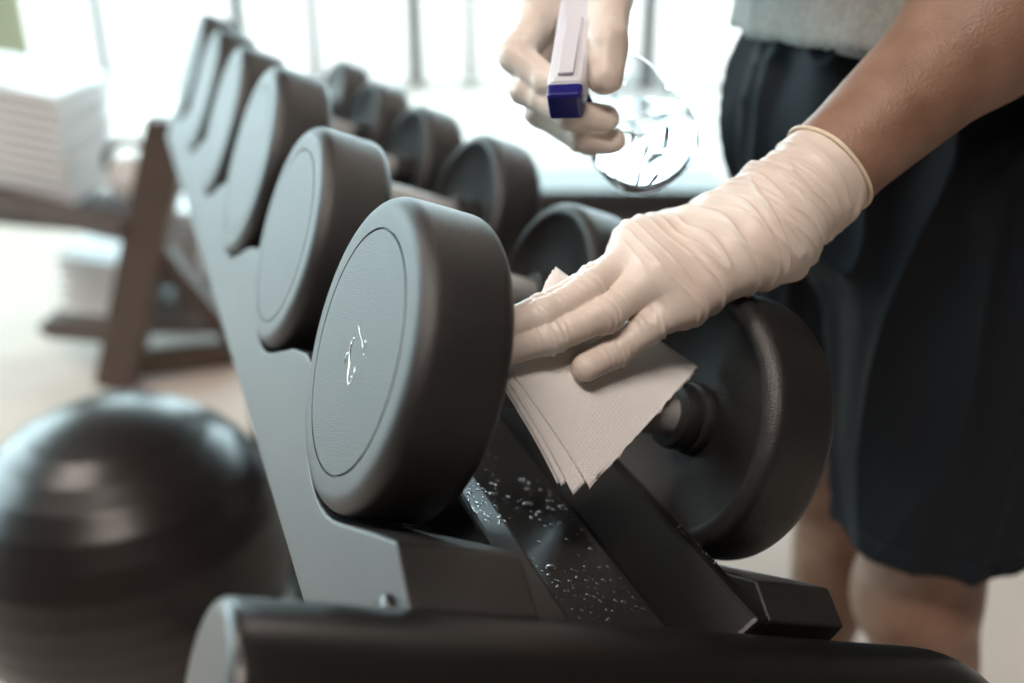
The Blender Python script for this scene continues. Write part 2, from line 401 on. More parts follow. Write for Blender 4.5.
# unseen lower shelf, added under the top tray to keep window light off the legs
dzl = np.linalg.inv(np.array(RF.to_3x3()))@np.array([0, 0, -0.40])
def low(prof): return [(p+dzl[0], q+dzl[2]) for p, q in prof]
strip('lower_shelf', low([(0.11, -0.160), (0.11, -0.150), (0.34, -0.150), (0.34, -0.160)]), -0.10, vfar, M['blacksteel'], 0.002)
strip('added_shelf_lip', low([(0.11, -0.150), (0.11, -0.085), (0.122, -0.085), (0.122, -0.150)]), -0.10, vfar, M['blacksteel'], 0.002)
strip('added_shelf_lip', low([(0.328, -0.150), (0.328, -0.085), (0.34, -0.085), (0.34, -0.150)]), -0.10, vfar, M['blacksteel'], 0.002)
# bolt under the near lip of the left saddle
V, Fc = lathe_data([(0, 0), (0, 0.0075), (0.002, 0.0095), (0.006, 0.0095)], 24)
bo = from_py('bolt', np.array(V)+np.array([0.0015, -0.146, -0.076]), Fc, M['blacksteel'], rack); bo.data.flip_normals(); to_rack(bo)
# rounded cross tube in front of the tray
TC = (-0.1850, -0.0965); TR = 0.042
prof = [(-0.080, 0.0), (-0.080, 0.034)]+[(-0.080+0.006-x, r) for x, r in arc(0, 0.036, 0.006, 0, 90, 5)][1:]
prof += [(x, TR) for x in np.linspace(-0.065, 0.335, 12)]+[(0.345+0.075*math.sin(a), TR*math.cos(a)) for a in np.linspace(0.05, PI/2, 12)]
prof[-1] = (prof[-1][0], 0.0)
V, Fc = lathe_data(prof, 64); V = np.array(V); V[:, 1] += TC[0]; V[:, 2] += TC[1]
tb = from_py('cross_tube', V, Fc, M['blacksteel'], rack); tb.data.flip_normals(); to_rack(tb); sharp(tb, 50)
# legs and feet down to the floor
def R_(p): return np.array(p)-rack_base
for vv in (0.02, vfar-0.12):
    top = LOC(0.15, vv, -0.185); foot = top.copy(); foot[2] = 0.06
    bar('upright', R_(top), R_(foot), 0.09, 0.06, M['blacksteel'], rack, up=v_)
    a = foot-h_*0.16; b = foot+h_*0.26; a[2] = b[2] = 0.03
    bar('foot', R_(a), R_(b), 0.09, 0.06, M['blacksteel'], rack)
a = LOC(0.15, 0.02, -0.185); b = LOC(0.15, vfar-0.12, -0.185); a[2] = b[2] = 0.055
bar('stretcher', R_(a), R_(b), 0.06, 0.06, M['blacksteel'], rack)
a = LOC(0.15, 0.02, -0.17); b = LOC(0.15, TC[0], TC[1]-0.03)
bar('tube_bracket', R_(a), R_(b), 0.07, 0.03, M['blacksteel'], rack, up=w_)

# water drops on the channel
DV = []; DF = []
SPH = lathe_data([(-math.cos(x), math.sin(x) if 0 < x < PI else 0.0) for x in (0, 0.55, 1.1, PI/2, 2.04, 2.59, PI)], 10)
SPV = np.stack([np.array(SPH[0])[:, 1], np.array(SPH[0])[:, 2], np.array(SPH[0])[:, 0]], 1)
def drop(u, v, w, r, el=1.0, ht=0.8, ang=0.0):
    c, s_ = math.cos(ang), math.sin(ang); Q = SPV*np.array([r*el, r, r*ht])
    n0 = len(DV); DV.extend((np.stack([c*Q[:, 0]-s_*Q[:, 1], s_*Q[:, 0]+c*Q[:, 1], Q[:, 2]], 1)+np.array([u, v, w])).tolist())
    DF.extend(tuple(n0+i for i in reversed(f)) for f in SPH[1])
for i in range(620):
    vv = random.uniform(-0.13, 0.10); uu = random.uniform(0.101, 0.200)
    d1 = math.exp(-((vv-0.03)/0.035)**2); d2 = math.exp(-((vv+0.085)/0.035)**2)
    if random.random() > max(d1, d2, 0.05): continue
    r = random.choice([0.0004, 0.0005, 0.0006, 0.0008, 0.001, 0.0014]); drop(uu, vv, -0.0955+r*0.15, r, random.uniform(1, 1.5), ang=random.uniform(0, PI))
for uu, vv, r, e, an in [(0.128, -0.058, 0.0030, 1.9, 0.5), (0.120, -0.078, 0.0032, 2.0, 0.9), (0.147, -0.058, 0.0028, 1.6, 0.2), (0.112, -0.070, 0.0020, 1.9, 0.6), (0.131, -0.090, 0.0020, 1.6, 1.0),
                         (0.165, 0.022, 0.0024, 2.2, 0.3), (0.140, 0.030, 0.0022, 2.4, 0.4), (0.170, 0.012, 0.0020, 1.8, 0.3), (0.130, 0.045, 0.0026, 1.5, 0.8)]:
    drop(uu, vv, -0.0955+r*0.1, r, e, ang=an)
for i in range(70):
    drop(random.uniform(0.078, 0.096), random.uniform(-0.075, -0.02), -0.0605, random.uniform(0.0004, 0.0011), 1.3, ang=random.uniform(0, 3))
for i in range(40):
    drop(random.uniform(0.228, 0.237), random.uniform(-0.11, 0.02), -0.0565, random.uniform(0.0003, 0.0009), 1.3, ang=random.uniform(0, 3))
dr = from_py('water_drops', DV, DF, M['water']); dr.matrix_world = RF
dr['kind'] = 'stuff'; tag(dr, 'clear water drops sprayed over the black channel of the rack', 'water drops')

# ------------------------------------------------------------------ signed-distance modelling for the figure
def seg(P, a, b, ra, rb):
    a = np.asarray(a, np.float32); ab = np.asarray(b, np.float32)-a
    q = P-a; t = np.clip((q@ab)/max(float(ab@ab), 1e-9), 0, 1)
    d = q-t[:, None]*ab
    return np.sqrt(np.einsum('ij,ij->i', d, d))-(ra+(rb-ra)*t)
def ell(P, c, r, R=None):
    q = P-np.asarray(c, np.float32)
    if R is not None: q = q@np.asarray(R, np.float32)
    r = np.asarray(r, np.float32); k0 = np.sqrt((((q/r)**2)).sum(1)); k1 = np.sqrt((((q/(r*r))**2)).sum(1))
    return k0*(k0-1)/np.maximum(k1, 1e-6)
def smin(a, b, k):
    h = np.maximum(k-np.abs(a-b), 0)/k
    return np.minimum(a, b)-h*h*k*0.25
def net(f, lo, hi, h, newton=2):
    lo = np.asarray(lo, float); hi = np.asarray(hi, float)
    n = np.ceil((hi-lo)/h).astype(int)+1
    ax = [lo[i]+h*np.arange(n[i]) for i in range(3)]
    Vv = np.empty(n, np.float32); step = max(1, int(6e5/(n[1]*n[2])))
    for i in range(0, n[0], step):
        X, Y, Z = np.meshgrid(ax[0][i:i+step], ax[1], ax[2], indexing='ij')
        P = np.stack([X.ravel(), Y.ravel(), Z.ravel()], 1).astype(np.float32)
        Vv[i:i+step] = f(P).reshape(X.shape)
    S = Vv < 0
    c = [S[i:n[0]-1+i, j:n[1]-1+j, k:n[2]-1+k] for i in (0, 1) for j in (0, 1) for k in (0, 1)]
    cnt = sum(x.astype(np.int8) for x in c); act = (cnt > 0) & (cnt < 8)
    I = np.argwhere(act); idx = -np.ones(act.shape, np.int64); idx[act] = np.arange(len(I))
    acc = np.zeros((len(I), 3)); num = np.zeros(len(I))
    offs = [(i, j, k) for i in (0, 1) for j in (0, 1) for k in (0, 1)]
    for a in offs:
        for d in range(3):
            if a[d]: continue
            b = list(a); b[d] = 1
            va = Vv[I[:, 0]+a[0], I[:, 1]+a[1], I[:, 2]+a[2]]; vb = Vv[I[:, 0]+b[0], I[:, 1]+b[1], I[:, 2]+b[2]]
            mk = (va < 0) != (vb < 0); t = np.where(mk, va/np.where(mk, va-vb, 1), 0)
            p = np.tile(np.array(a, float), (len(I), 1)); p[:, d] += t
            acc[mk] += p[mk]; num[mk] += 1
    V = lo+h*(I+acc/num[:, None])
    Fc = []
    for d in range(3):
        e, g = [(1, 2), (2, 0), (0, 1)][d]
        sl0 = [slice(1, -1)]*3; sl0[d] = slice(0, -1); sl1 = [slice(1, -1)]*3; sl1[d] = slice(1, None)
        A = S[tuple(sl0)]; B = S[tuple(sl1)]; E = np.argwhere(A != B)
        fl = A[tuple(E.T)]; base = E+1; base[:, d] -= 1
        q = []
        for (x, y) in ((0, 0), (1, 0), (1, 1), (0, 1)):
            cc = base.copy(); cc[:, e] -= 1-x; cc[:, g] -= 1-y; q.append(idx[tuple(cc.T)])
        Q = np.stack(q, 1); Q[~fl] = Q[~fl][:, ::-1]; Fc.append(Q)
    Fc = np.vstack(Fc); Fc = Fc[(Fc >= 0).all(1)]
    V, N = relax(f, V, h, newton)
    return V, Fc, N
def grad(f, V, e):
    V = V.astype(np.float32)
    return np.stack([f(V+np.eye(3, dtype=np.float32)[i]*e)-f(V-np.eye(3, dtype=np.float32)[i]*e) for i in range(3)], 1)/(2*e)
def relax(f, V, h, it):
    for _ in range(it):
        g = grad(f, V, h*0.5); d = f(V.astype(np.float32)); n2 = np.maximum((g*g).sum(1), 0.15)
        st = np.clip(d/n2, -h, h); V = V-st[:, None]*g
    g = grad(f, V, h*0.7); N = g/np.maximum(np.linalg.norm(g, axis=1), 1e-6)[:, None]
    return V, N
def subdiv(V, Fc):
    """linear quad subdivision"""
    E = np.sort(np.stack([Fc, np.roll(Fc, -1, 1)], 2).reshape(-1, 2), 1)
    U, inv = np.unique(E, axis=0, return_inverse=True); inv = inv.reshape(-1, 4); n = len(V); m = len(U)
    V2 = np.vstack([V, V[U].mean(1), V[Fc].mean(1)]); fc = n+m+np.arange(len(Fc)); e = n+inv
    F2 = np.vstack([np.stack([Fc[:, k], e[:, k], fc, e[:, k-1]], 1) for k in range(4)])
    return V2, F2
def nz(P, sx=1, sy=1, sz=1):
    return np.array([mnoise.noise(Vector((p[0]*sx, p[1]*sy, p[2]*sz))) for p in P])
def sdf_obj(name, V, Fc, m, parent, base):
    return from_py(name, V, Fc, m, parent, None) if base is None else from_py(name, np.asarray(V)-np.asarray(base), Fc, m, parent)

# ---- paper towel plane: leans over the handle of the near dumbbell
PA = math.radians(50)
pd_ = -math.cos(PA)*v_-math.sin(PA)*w_; pn_ = np.cross(u_, pd_); pn_ = pn_ if pn_@FWD < 0 else -pn_
PO = LOC(0, -0.004, 0.021)
def PP(px, py, off=0.0):
    r = FWD+RT*(px-512)/F_PX-UP*(py-341.5)/F_PX
    t = ((PO+pn_*off-CAM)@pn_)/(r@pn_); return CAM+r*t
def sheet(corners, lift, nu=28, nv=28, th=0.0006, seed=0, rag=0.0):
    A, B, C_, D = corners; rr = random.Random(seed)
    ph = [rr.uniform(0, 6) for _ in range(4)]
    top = []; uv = []
    for j in range(nv+1):
        for i in range(nu+1):
            s, t = i/nu, j/nv
            p = (1-t)*((1-s)*A+s*B)+t*((1-s)*D+s*C_)
            k = 0.0016*math.sin(3.1*s+2*t+ph[0])*math.sin(2.6*t+ph[1])+0.0012*math.sin(6*s-4*t+ph[2])
            e = max(0, abs(s-0.5)*2-0.75)*4
            if i == nu and rag:
                p = p-(B-A)/np.linalg.norm(B-A)*rag*(0.5+0.5*mnoise.noise(Vector((t*14, seed, 0))))*1.0
            top.append(p+pn_*(lift+k*(0.5+e*0.4))); uv.append((s, t))
    n = nu+1; N = len(top); V = top+[p-pn_*th for p in top]; Fc = []; 
    for j in range(nv):
        for i in range(nu):
            a = j*n+i; Fc.append((a, a+1, a+1+n, a+n)); Fc.append((N+a, N+a+n, N+a+1+n, N+a+1))
    ring = [i for i in range(n)]+[j*n+nu for j in range(1, nv+1)]+[nv*n+i for i in range(nu-1, -1, -1)]+[j*n for j in range(nv-1, 0, -1)]
    for a, b in zip(ring, ring[1:]+ring[:1]): Fc.append((b, a, N+a, N+b))
    return V, Fc, uv+uv
pb = PP(600, 400)
towel = tag(empty('paper_towel', pb), 'folded white paper towel held under the gloved fingers on the dumbbell handle', 'paper towel')
quads = [((552, 269), (697, 371), (590, 493), (509, 374)), ((549, 272), (690, 375), (571, 496), (505, 382)), ((546, 277), (684, 378), (559, 487), (503, 388)), ((543, 282), (678, 380), (555, 485), (502, 391))]
# corners (px) of each ply; plies fan out towards the left and lie one under the other
for k, q in enumerate(quads):
    cs = [PP(*p, off=-0.0011*k) for p in q]
    V, Fc, uv = sheet(cs, 0.004, seed=3, rag=0.006 if k == 0 else 0.0)
    o = from_py('ply', np.array(V)-pb, Fc, M['paper'], towel)
    ul = o.data.uv_layers.new(name='UVMap')
    for l in o.data.loops: ul.data[l.index].uv = uv[l.vertex_index]

# ---- gloves
def hand_sdf(wrist, cuff, mc, fingers, thumb, wr, cr, cuff_n, grow=0.0, kpal=0.016, kf=0.010):
    """mc: MCP points; fingers: list of chains [(p, r), ...] starting at the MCP"""
    def f(P, raw=False):
        palm = seg(P, wrist, cuff, wr, cr)
        for p, r, p0, r0 in mc: palm = smin(palm, seg(P, p0, p, r0, r), kpal)
        for i in range(len(mc)-1): palm = smin(palm, seg(P, mc[i][0], mc[i+1][0], mc[i][1]*0.92, mc[i+1][1]*0.92), kpal)
        out = palm; fd = []
        for ch in fingers+[thumb]:
            d = None
            for (a, ra), (b, rb) in zip(ch, ch[1:]):
                s = seg(P, a, b, ra, rb); d = s if d is None else smin(d, s, 0.004)
            fd.append(d)
            out = np.minimum(out, smin(palm, d, kf))
        out = out-grow
        cut = (P-np.asarray(cuff, np.float32))@np.asarray(cuff_n, np.float32)
        out = np.maximum(out, cut)
        return (out, palm, fd) if raw else out
    return f
def glove(name, f, lo, hi, h, parent, base, wr_fn, cuff, cuff_n, up_ref, sub=True, bead_r=0.0016, label=None):
    V, Fc, N = net(f, lo, hi, h)
    if sub:
        V, Fc = subdiv(V, Fc); V, N = relax(f, V, h*0.6, 2)
    d = wr_fn(V)
    V = V+N*d[:, None]
    g = from_py(name, V-base, Fc, M['glove'], parent)
    if label: g['label'] = label
    # rolled bead round the cuff
    x = np.cross(cuff_n, up_ref); x /= np.linalg.norm(x); y = np.cross(cuff_n, x)
    c = np.asarray(cuff)-np.asarray(cuff_n)*0.0015; ring = []
    for a in np.linspace(0, 2*PI, 72, endpoint=False):
        dr_ = math.cos(a)*x+math.sin(a)*y; rs = np.linspace(0.01, 0.09, 320)
        dd = f((c+rs[:, None]*dr_).astype(np.float32)); k = np.argmax(dd > 0); ring.append(c+dr_*(rs[k]+0.0004+0.0005*math.sin(5*a)))
    Vb, Fb = tube_data(ring, bead_r, 10, True)
    from_py('cuff_bead', np.array(Vb)-base, Fb, M['bead'], g)
    return g
# wiping (left) hand
Lw = CP(772, 226, 0.662); Lc = CP(829, 168, 0.676); Le = CP(1046, -30, 0.705)
MI = CP(656, 241, 0.690); MM = CP(640, 248, 0.660); MR = CP(652, 276, 0.637); MP = CP(684, 300, 0.637)
def fch(*items): return [(np.asarray(p), r) for p, r in items]
fI = fch((MI, 0.0122), (PP(594, 281, 0.018), 0.0106), (PP(545, 309, 0.013), 0.0096), (PP(507, 322, 0.012), 0.0088))
fM = fch((MM, 0.0125), (PP(590, 290, 0.024), 0.0112), (PP(542, 316, 0.017), 0.0100), (PP(503, 331, 0.014), 0.0090))
fR = fch((MR, 0.0128), (CP(604, 314, 0.613), 0.0118), (PP(549, 337, 0.0165), 0.0106), (PP(506, 351, 0.0130), 0.0092))
fP = fch((MP, 0.0125), (CP(649, 326, 0.627), 0.0112), (PP(614, 351, 0.0150), 0.0104), (PP(586, 367, 0.0135), 0.0095))
fT = fch((CP(742, 232, 0.682), 0.014), (CP(700, 246, 0.690), 0.0125), (CP(668, 262, 0.688), 0.011), (CP(640, 282, 0.680), 0.010))
cn = (Le-Lc)/np.linalg.norm(Le-Lc)
mcs = [(MI, 0.0125, CP(764, 208, 0.680), 0.022), (MM, 0.0135, CP(768, 214, 0.668), 0.023), (MR, 0.0140, CP(772, 228, 0.656), 0.023), (MP, 0.0140, CP(764, 244, 0.652), 0.026)]
fLg = hand_sdf(Lw+UP*0.003, Lc+cn*0.02, mcs, [fI, fM, fR, fP], fT, 0.0330, 0.0362, cn, kpal=0.022)
_c0 = Lc
def mkcut(f0, c, n):
    def f(P): return np.maximum(f0(P), (P-np.asarray(c, np.float32))@np.asarray(n, np.float32))
    return f
fLgc = mkcut(fLg, Lc, cn)
axis = (Lc-MR)/np.linalg.norm(Lc-MR); lat = np.cross(axis, FWD); lat /= np.linalg.norm(lat); thr = np.cross(axis, lat)
def ridge(x, p=2.0): return np.clip(1-np.abs(x)*2.4, 0, 1)**p
def wr_left(V):
    P = V.astype(np.float32); _, palm, fd = fLg(P, True)
    s = (V-MR)@axis; t = (V-MR)@lat; c = (V-MR)@thr
    L = np.stack([s, t, c], 1)
    warp = nz(L, 18, 18, 18)*0.016
    s1 = s-0.12*t+warp
    r1 = ridge(nz(np.stack([s1, t, c], 1), 80, 9, 9), 3.6)
    s2 = s+0.30*t+warp*0.7
    r2 = ridge(nz(np.stack([s2, t+3, c], 1), 125, 16, 16), 2.6)
    wz = np.clip((s-0.0)/0.03, 0, 1)
    fade = np.clip((((np.asarray(Lc)-V)@cn)-0.003)/0.012, 0, 1)
    out = (0.0023*r1+0.0018*r2*np.clip((s-0.05)/0.05, 0.2, 1))*(0.35+0.65*wz)*fade-0.0004
    # fingers: creases across each finger
    fds = np.stack(fd, 1); k = fds.argmin(1); near = np.clip((palm-fds.min(1)+0.004)/0.008, 0, 1)
    fo = np.zeros(len(V))
    for i, ch in enumerate([fI, fM, fR, fP, fT]):
        mk = k == i
        if not mk.any(): continue
        a = ch[0][0]; b = ch[-1][0]; ax_ = (b-a)/np.linalg.norm(b-a)
        q = V[mk]; ss = (q-a)@ax_; wob = nz(q, 40, 40, 40)*0.005
        rr_ = ridge(nz(np.stack([(ss+wob)*200, i*7+0*ss, 0*ss+((q-a)@lat)*22], 1)), 1.8)
        jw = sum(np.exp(-((ss-((j[0]-a)@ax_))/0.011)**2) for j in ch[1:3])
        fo[mk] = 0.0012*rr_*(0.30+0.9*np.clip(jw, 0, 1))-0.0003
    return out*(1-near)+fo*near
PB = np.array([0.43, 0.97, 0.0])
person = tag(empty('person', PB), 'person in grey shirt, dark shorts and latex gloves wiping the nearest dumbbell', 'person')
allp = np.array([p for ch in (fI, fM, fR, fP, fT) for p, r in ch]+[Lw, Lc])
glove('glove', fLgc, allp.min(0)-0.045, allp.max(0)+0.045, 0.0021, person, PB, wr_left, Lc, cn, np.array([0, 0, 1.0]), label='cream latex glove pressing the paper towel')
# spraying (right) hand
Rw = CP(604, -62, 0.770); Rc = CP(640, -112, 0.800)
qI = CP(546, 6, 0.728); qM = CP(536, 38, 0.738); qR = CP(538, 66, 0.752); qP = CP(556, 88, 0.768)
gI = fch((qI, 0.0122), (CP(516, 56, 0.690), 0.0122), (CP(548, 82, 0.678), 0.0102), (CP(575, 86, 0.690), 0.0095))
gM = fch((qM, 0.0125), (CP(526, 88, 0.694), 0.0115), (CP(570, 114, 0.676), 0.0106), (CP(605, 118, 0.682), 0.0096))
gR = fch((qR, 0.0122), (CP(541, 112, 0.708), 0.0112), (CP(582, 137, 0.692), 0.0103), (CP(613, 141, 0.697), 0.0092))
gP = fch((qP, 0.0110), (CP(562, 126, 0.730), 0.0100), (CP(590, 142, 0.718), 0.0092), (CP(608, 143, 0.720), 0.0085))
gT = fch((CP(608, -45, 0.748), 0.018), (CP(610, -4, 0.700), 0.0158), (CP(607, 42, 0.668), 0.0140), (CP(605, 77, 0.662), 0.0122))
cnR = (Rc-Rw)/np.linalg.norm(Rc-Rw)
mcR = [(qI, 0.0130, CP(588, -52, 0.765), 0.021), (qM, 0.0135, CP(594, -46, 0.772), 0.022), (qR, 0.0130, CP(602, -42, 0.780), 0.021), (qP, 0.0120, CP(610, -40, 0.788), 0.020)]
fRg = hand_sdf(Rw, Rc+cnR*0.02, mcR, [gI, gM, gR, gP], gT, 0.031, 0.035, cnR, kpal=0.022, kf=0.016)
fRgc = mkcut(fRg, Rc, cnR)
def wr_right(V):
    r1 = ridge(nz(V, 45, 45, 45), 2.0); return 0.0011*r1-0.0003
allq = np.array([p for ch in (gI, gM, gR, gP, gT) for p, r in ch]+[Rw, Rc])
glove('glove', fRgc, allq.min(0)-0.045, allq.max(0)+0.045, 0.0026, person, PB, wr_right, Rc, cnR, np.array([0, 0, 1.0]), sub=False, label='cream latex glove squeezing the spray bottle')

# ---- body
hipL, hipR = np.array([0.42, 0.875, 0.95]), np.array([0.375, 1.06, 0.95])
knL, knR = np.array([0.445, 0.855, 0.52]), np.array([0.425, 1.10, 0.52])
anL, anR = np.array([0.475, 0.86, 0.085]), np.array([0.465, 1.12, 0.085])
pel = np.array([0.385, 0.97, 0.99]); wst = np.array([0.365, 0.965, 1.14]); cst = np.array([0.335, 0.955, 1.34]); nck = np.array([0.29, 0.945, 1.50]); hd_ = np.array([0.235, 0.94, 1.62])
shL, shR = np.array([0.36, 0.785, 1.43]), np.array([0.305, 1.125, 1.43])
elL = Le; elR = np.array([0.30, 0.99, 1.215])
def body(P):
    d = ell(P, pel, (0.125, 0.17, 0.13)); d = smin(d, ell(P, wst, (0.11, 0.155, 0.14)), 0.10)
    d = smin(d, ell(P, cst, (0.12, 0.175, 0.17)), 0.10)
    d = smin(d, seg(P, shL, shR, 0.060, 0.060), 0.06); d = smin(d, seg(P, nck-np.array([0, 0, 0.05]), hd_, 0.062, 0.055), 0.04)
    for hp, kn, an in ((hipL, knL, anL), (hipR, knR, anR)):
        leg = smin(seg(P, hp, kn, 0.088, 0.060), seg(P, kn, an, 0.050, 0.036), 0.03)
        md = kn*0.68+an*0.32+np.array([0.018, 0, 0]); leg = smin(leg, ell(P, md, (0.055, 0.052, 0.13)), 0.03)
        leg = smin(leg, ell(P, kn+np.array([-0.035, 0, 0.0]), (0.034, 0.042, 0.05)), 0.03)
        leg = smin(leg, seg(P, an+np.array([0.02, 0, -0.045]), an+np.array([-0.15, 0, -0.055]), 0.032, 0.026), 0.03)
        d = smin(d, leg, 0.04)
    for sh, el, wr2, pm, rs in ((shL, elL, Lc, MR*0.45+Lw*0.55, 1.0), (shR, elR, Rw, qM*0.4+Rw*0.6, 0.92)):
        arm = seg(P, sh, el, 0.054*rs, 0.043*rs)
        m1 = el*0.72+wr2*0.28; arm = smin(arm, seg(P, el, m1, 0.042*rs, 0.0495*rs), 0.03); arm = smin(arm, seg(P, m1, wr2, 0.0495*rs, 0.0335*rs), 0.03)
        arm = smin(arm, seg(P, wr2, pm, 0.0290 if rs < 1 else 0.0320, 0.014), 0.01)
        d = smin(d, arm, 0.02)
    # head with brow, nose, chin, ears
    fw = np.array([-1.0, -0.25, -0.15]); fw /= np.linalg.norm(fw)
    d = smin(d, ell(P, hd_+np.array([0, 0, 0.03]), (0.098, 0.078, 0.115)), 0.03)
    d = smin(d, ell(P, hd_+fw*0.050+np.array([0, 0, -0.055]), (0.048, 0.048, 0.045)), 0.04)
    d = smin(d, seg(P, hd_+fw*0.088+np.array([0, 0, 0.03]), hd_+fw*0.112+np.array([0, 0, -0.008]), 0.009, 0.014), 0.015)
    sd = np.cross(fw, [0, 0, 1]); sd /= np.linalg.norm(sd)
    for s_ in (-1, 1): d = smin(d, ell(P, hd_+sd*s_*0.080+np.array([0.01, 0, 0.01]), (0.018, 0.012, 0.030)), 0.008)
    d = smin(d, seg(P, hd_+fw*0.082-sd*0.018+np.array([0, 0, -0.048]), hd_+fw*0.082+sd*0.018+np.array([0, 0, -0.048]), 0.009, 0.009), 0.008)
    return d
V, Fc, N = net(body, (0.02, 0.52, -0.01), (0.62, 1.26, 1.80), 0.0085)
V[:, 2] = np.maximum(V[:, 2], 0.016)
from_py('body', V-PB, Fc, M['skin'], person)
fw = np.array([-1.0, -0.25, -0.15]); fw /= np.linalg.norm(fw); sd = np.cross(fw, [0, 0, 1]); sd /= np.linalg.norm(sd)
for s_ in (-1, 1):
    Vs, Fs = lathe_data([(0.012*math.cos(a), 0.012*math.sin(a)) for a in np.linspace(PI, 0, 9)], 14)
    from_py('eye', np.array(Vs)*0.95+(hd_+fw*0.082+sd*s_*0.031+np.array([0, 0, 0.032]))-PB, Fs, M['eye'], person)
def hairf(P):
    d = ell(P, hd_+np.array([0.012, 0, 0.048]), (0.102, 0.085, 0.112)); cutp = (P-(hd_+fw*0.055+np.array([0, 0, 0.045])).astype(np.float32))@(fw*0.8-np.array([0, 0, 0.55])).astype(np.float32)
    return np.maximum(d, cutp)
V, Fc, N = net(hairf, hd_-0.15, hd_+0.19, 0.007); from_py('hair', V-PB, Fc, M['hair'], person)
# shirt
def shirtf(P):
    d = ell(P, pel+np.array([0, 0, 0.06]), (0.150, 0.190, 0.13)); d = smin(d, ell(P, wst, (0.135, 0.178, 0.15)), 0.10)
    d = smin(d, ell(P, cst, (0.136, 0.188, 0.175)), 0.10); d = smin(d, seg(P, shL, shR, 0.070, 0.070), 0.06)
    d = smin(d, seg(P, nck-np.array([0, 0, 0.07]), nck-np.array([0, 0, 0.02]), 0.075, 0.067), 0.03)
    d = np.maximum(d, 1.092-P[:, 2])
    d = np.maximum(d, (P-nck.astype(np.float32))@np.array([-0.35, 0, 0.93], np.float32))
    for sh, el in ((shL, elL), (shR, elR)):
        ax_ = ((el-sh)/np.linalg.norm(el-sh)).astype(np.float32); q = (sh*0.50+el*0.50).astype(np.float32)
        sl = np.maximum(seg(P, sh, sh*0.40+el*0.60, 0.066, 0.068), (P-q)@ax_)
        d = smin(d, sl, 0.015)
    return d
V, Fc, N = net(shirtf, (0.12, 0.66, 1.06), (0.60, 1.26, 1.58), 0.008, 1)
dsp = 0.006*nz(V, 14, 14, 7)+0.003*nz(V, 40, 40, 18)
from_py('shirt', V+N*dsp[:, None]-PB, Fc, M['shirt'], person)
# shorts
HEM = 0.612
def shortsf(P):
    d = ell(P, pel+np.array([-0.005, 0, 0.02]), (0.155, 0.188, 0.17))
    for hp, kn, ox in ((hipL, knL, 0.012), (hipR, knR, -0.012)):
        k2 = kn+np.array([ox, 0, 0.0])
        d = smin(d, seg(P, hp+np.array([-0.01, 0, 0.02]), k2, 0.112, 0.106), 0.035)
    d = np.maximum(d, P[:, 2]-1.105); d = np.maximum(d, HEM-P[:, 2]+0.05*(P[:, 0]-0.45))
    return d
V, Fc, N = net(shortsf, (0.16, 0.70, 0.53), (0.64, 1.28, 1.13), 0.007, 1)
V, Fc = subdiv(V, Fc); V, N = relax(shortsf, V, 0.004, 1)
up_ = np.clip((V[:, 2]-0.75)/0.3, 0, 1)
dsp = 0.020*ridge(nz(V+0.3, 16, 16, 3.0), 1.6)*(0.35+0.65*up_)+0.004*nz(V, 26, 26, 9)-0.004
hemb = np.exp(-((V[:, 2]-HEM-0.022)/0.003)**2); dsp = dsp-0.002*hemb
from_py('shorts', V+N*dsp[:, None]-PB, Fc, M['shorts'], person)
for an in (anL, anR):
    def shoef(P):
        d = smin(seg(P, an+np.array([0.03, 0, -0.04]), an+np.array([-0.16, 0, -0.05]), 0.045, 0.040), ell(P, an+np.array([0.005, 0, 0.0]), (0.052, 0.045, 0.05)), 0.04)
        return np.maximum(d, 0.018-P[:, 2])
    V, Fc, N = net(shoef, an-np.array([0.26, 0.08, 0.09]), an+np.array([0.10, 0.08, 0.07]), 0.006, 1)
    s_ = from_py('shoe', V-PB, Fc, M['shoe'], person)
    def solef(P):
        d = seg(P*np.array([1, 1, 1], np.float32), an+np.array([0.03, 0, -0.04]), an+np.array([-0.16, 0, -0.05]), 0.050, 0.045)
        return np.maximum(np.maximum(d, P[:, 2]-0.026), 0.001-P[:, 2])
    V, Fc, N = net(solef, an-np.array([0.26, 0.08, 0.09]), an+np.array([0.10, 0.08, 0.02]), 0.006, 0)
    V[:, 2] = np.maximum(V[:, 2], 0.0005)
    from_py('sole', V-PB, Fc, M['sole'], s_)

# ------------------------------------------------------------------ spray bottle
Nk = CP(592, 60, 0.722); Bs = CP(655, 159, 0.805)
bx_ = (Bs-Nk)/np.linalg.norm(Bs-Nk)
P1 = CP(584, -14, 0.728); P2 = CP(566, 100, 0.648)
hx = (P2-P1)/np.linalg.norm(P2-P1); hy = np.cross(hx, bx_); hy /= np.linalg.norm(hy); rp = RT-hx*(RT@hx); hy = 0.3*hy+0.7*rp*np.sign(rp@hy); hy /= np.linalg.norm(hy); hz = np.cross(hx, hy)
bot = tag(empty('spray_bottle', Bs), 'clear spray bottle with white trigger head and blue nozzle in gloved hand', 'spray bottle')
BL = float(np.linalg.norm(Bs-Nk))
ref = np.cross(bx_, hx); ref /= np.linalg.norm(ref); re2 = np.cross(bx_, ref)
def bframe(V): V = np.asarray(V, float); return Nk+V[:, :1]*bx_+V[:, 1:2]*ref+V[:, 2:3]*re2-Bs
q = BL/0.125
prof = [(0, 0.0128), (0.012, 0.0130), (0.016, 0.017), (0.021, 0.023), (0.028, 0.0285), (0.037, 0.0318), (0.048, 0.0330), (0.058, 0.0328), (0.066, 0.0335), (0.076, 0.0370), (0.088, 0.0395), (0.102, 0.0402), (0.114, 0.0392), (0.121, 0.0360), (0.125, 0.0300), (0.1235, 0.020), (0.1215, 0.0)]
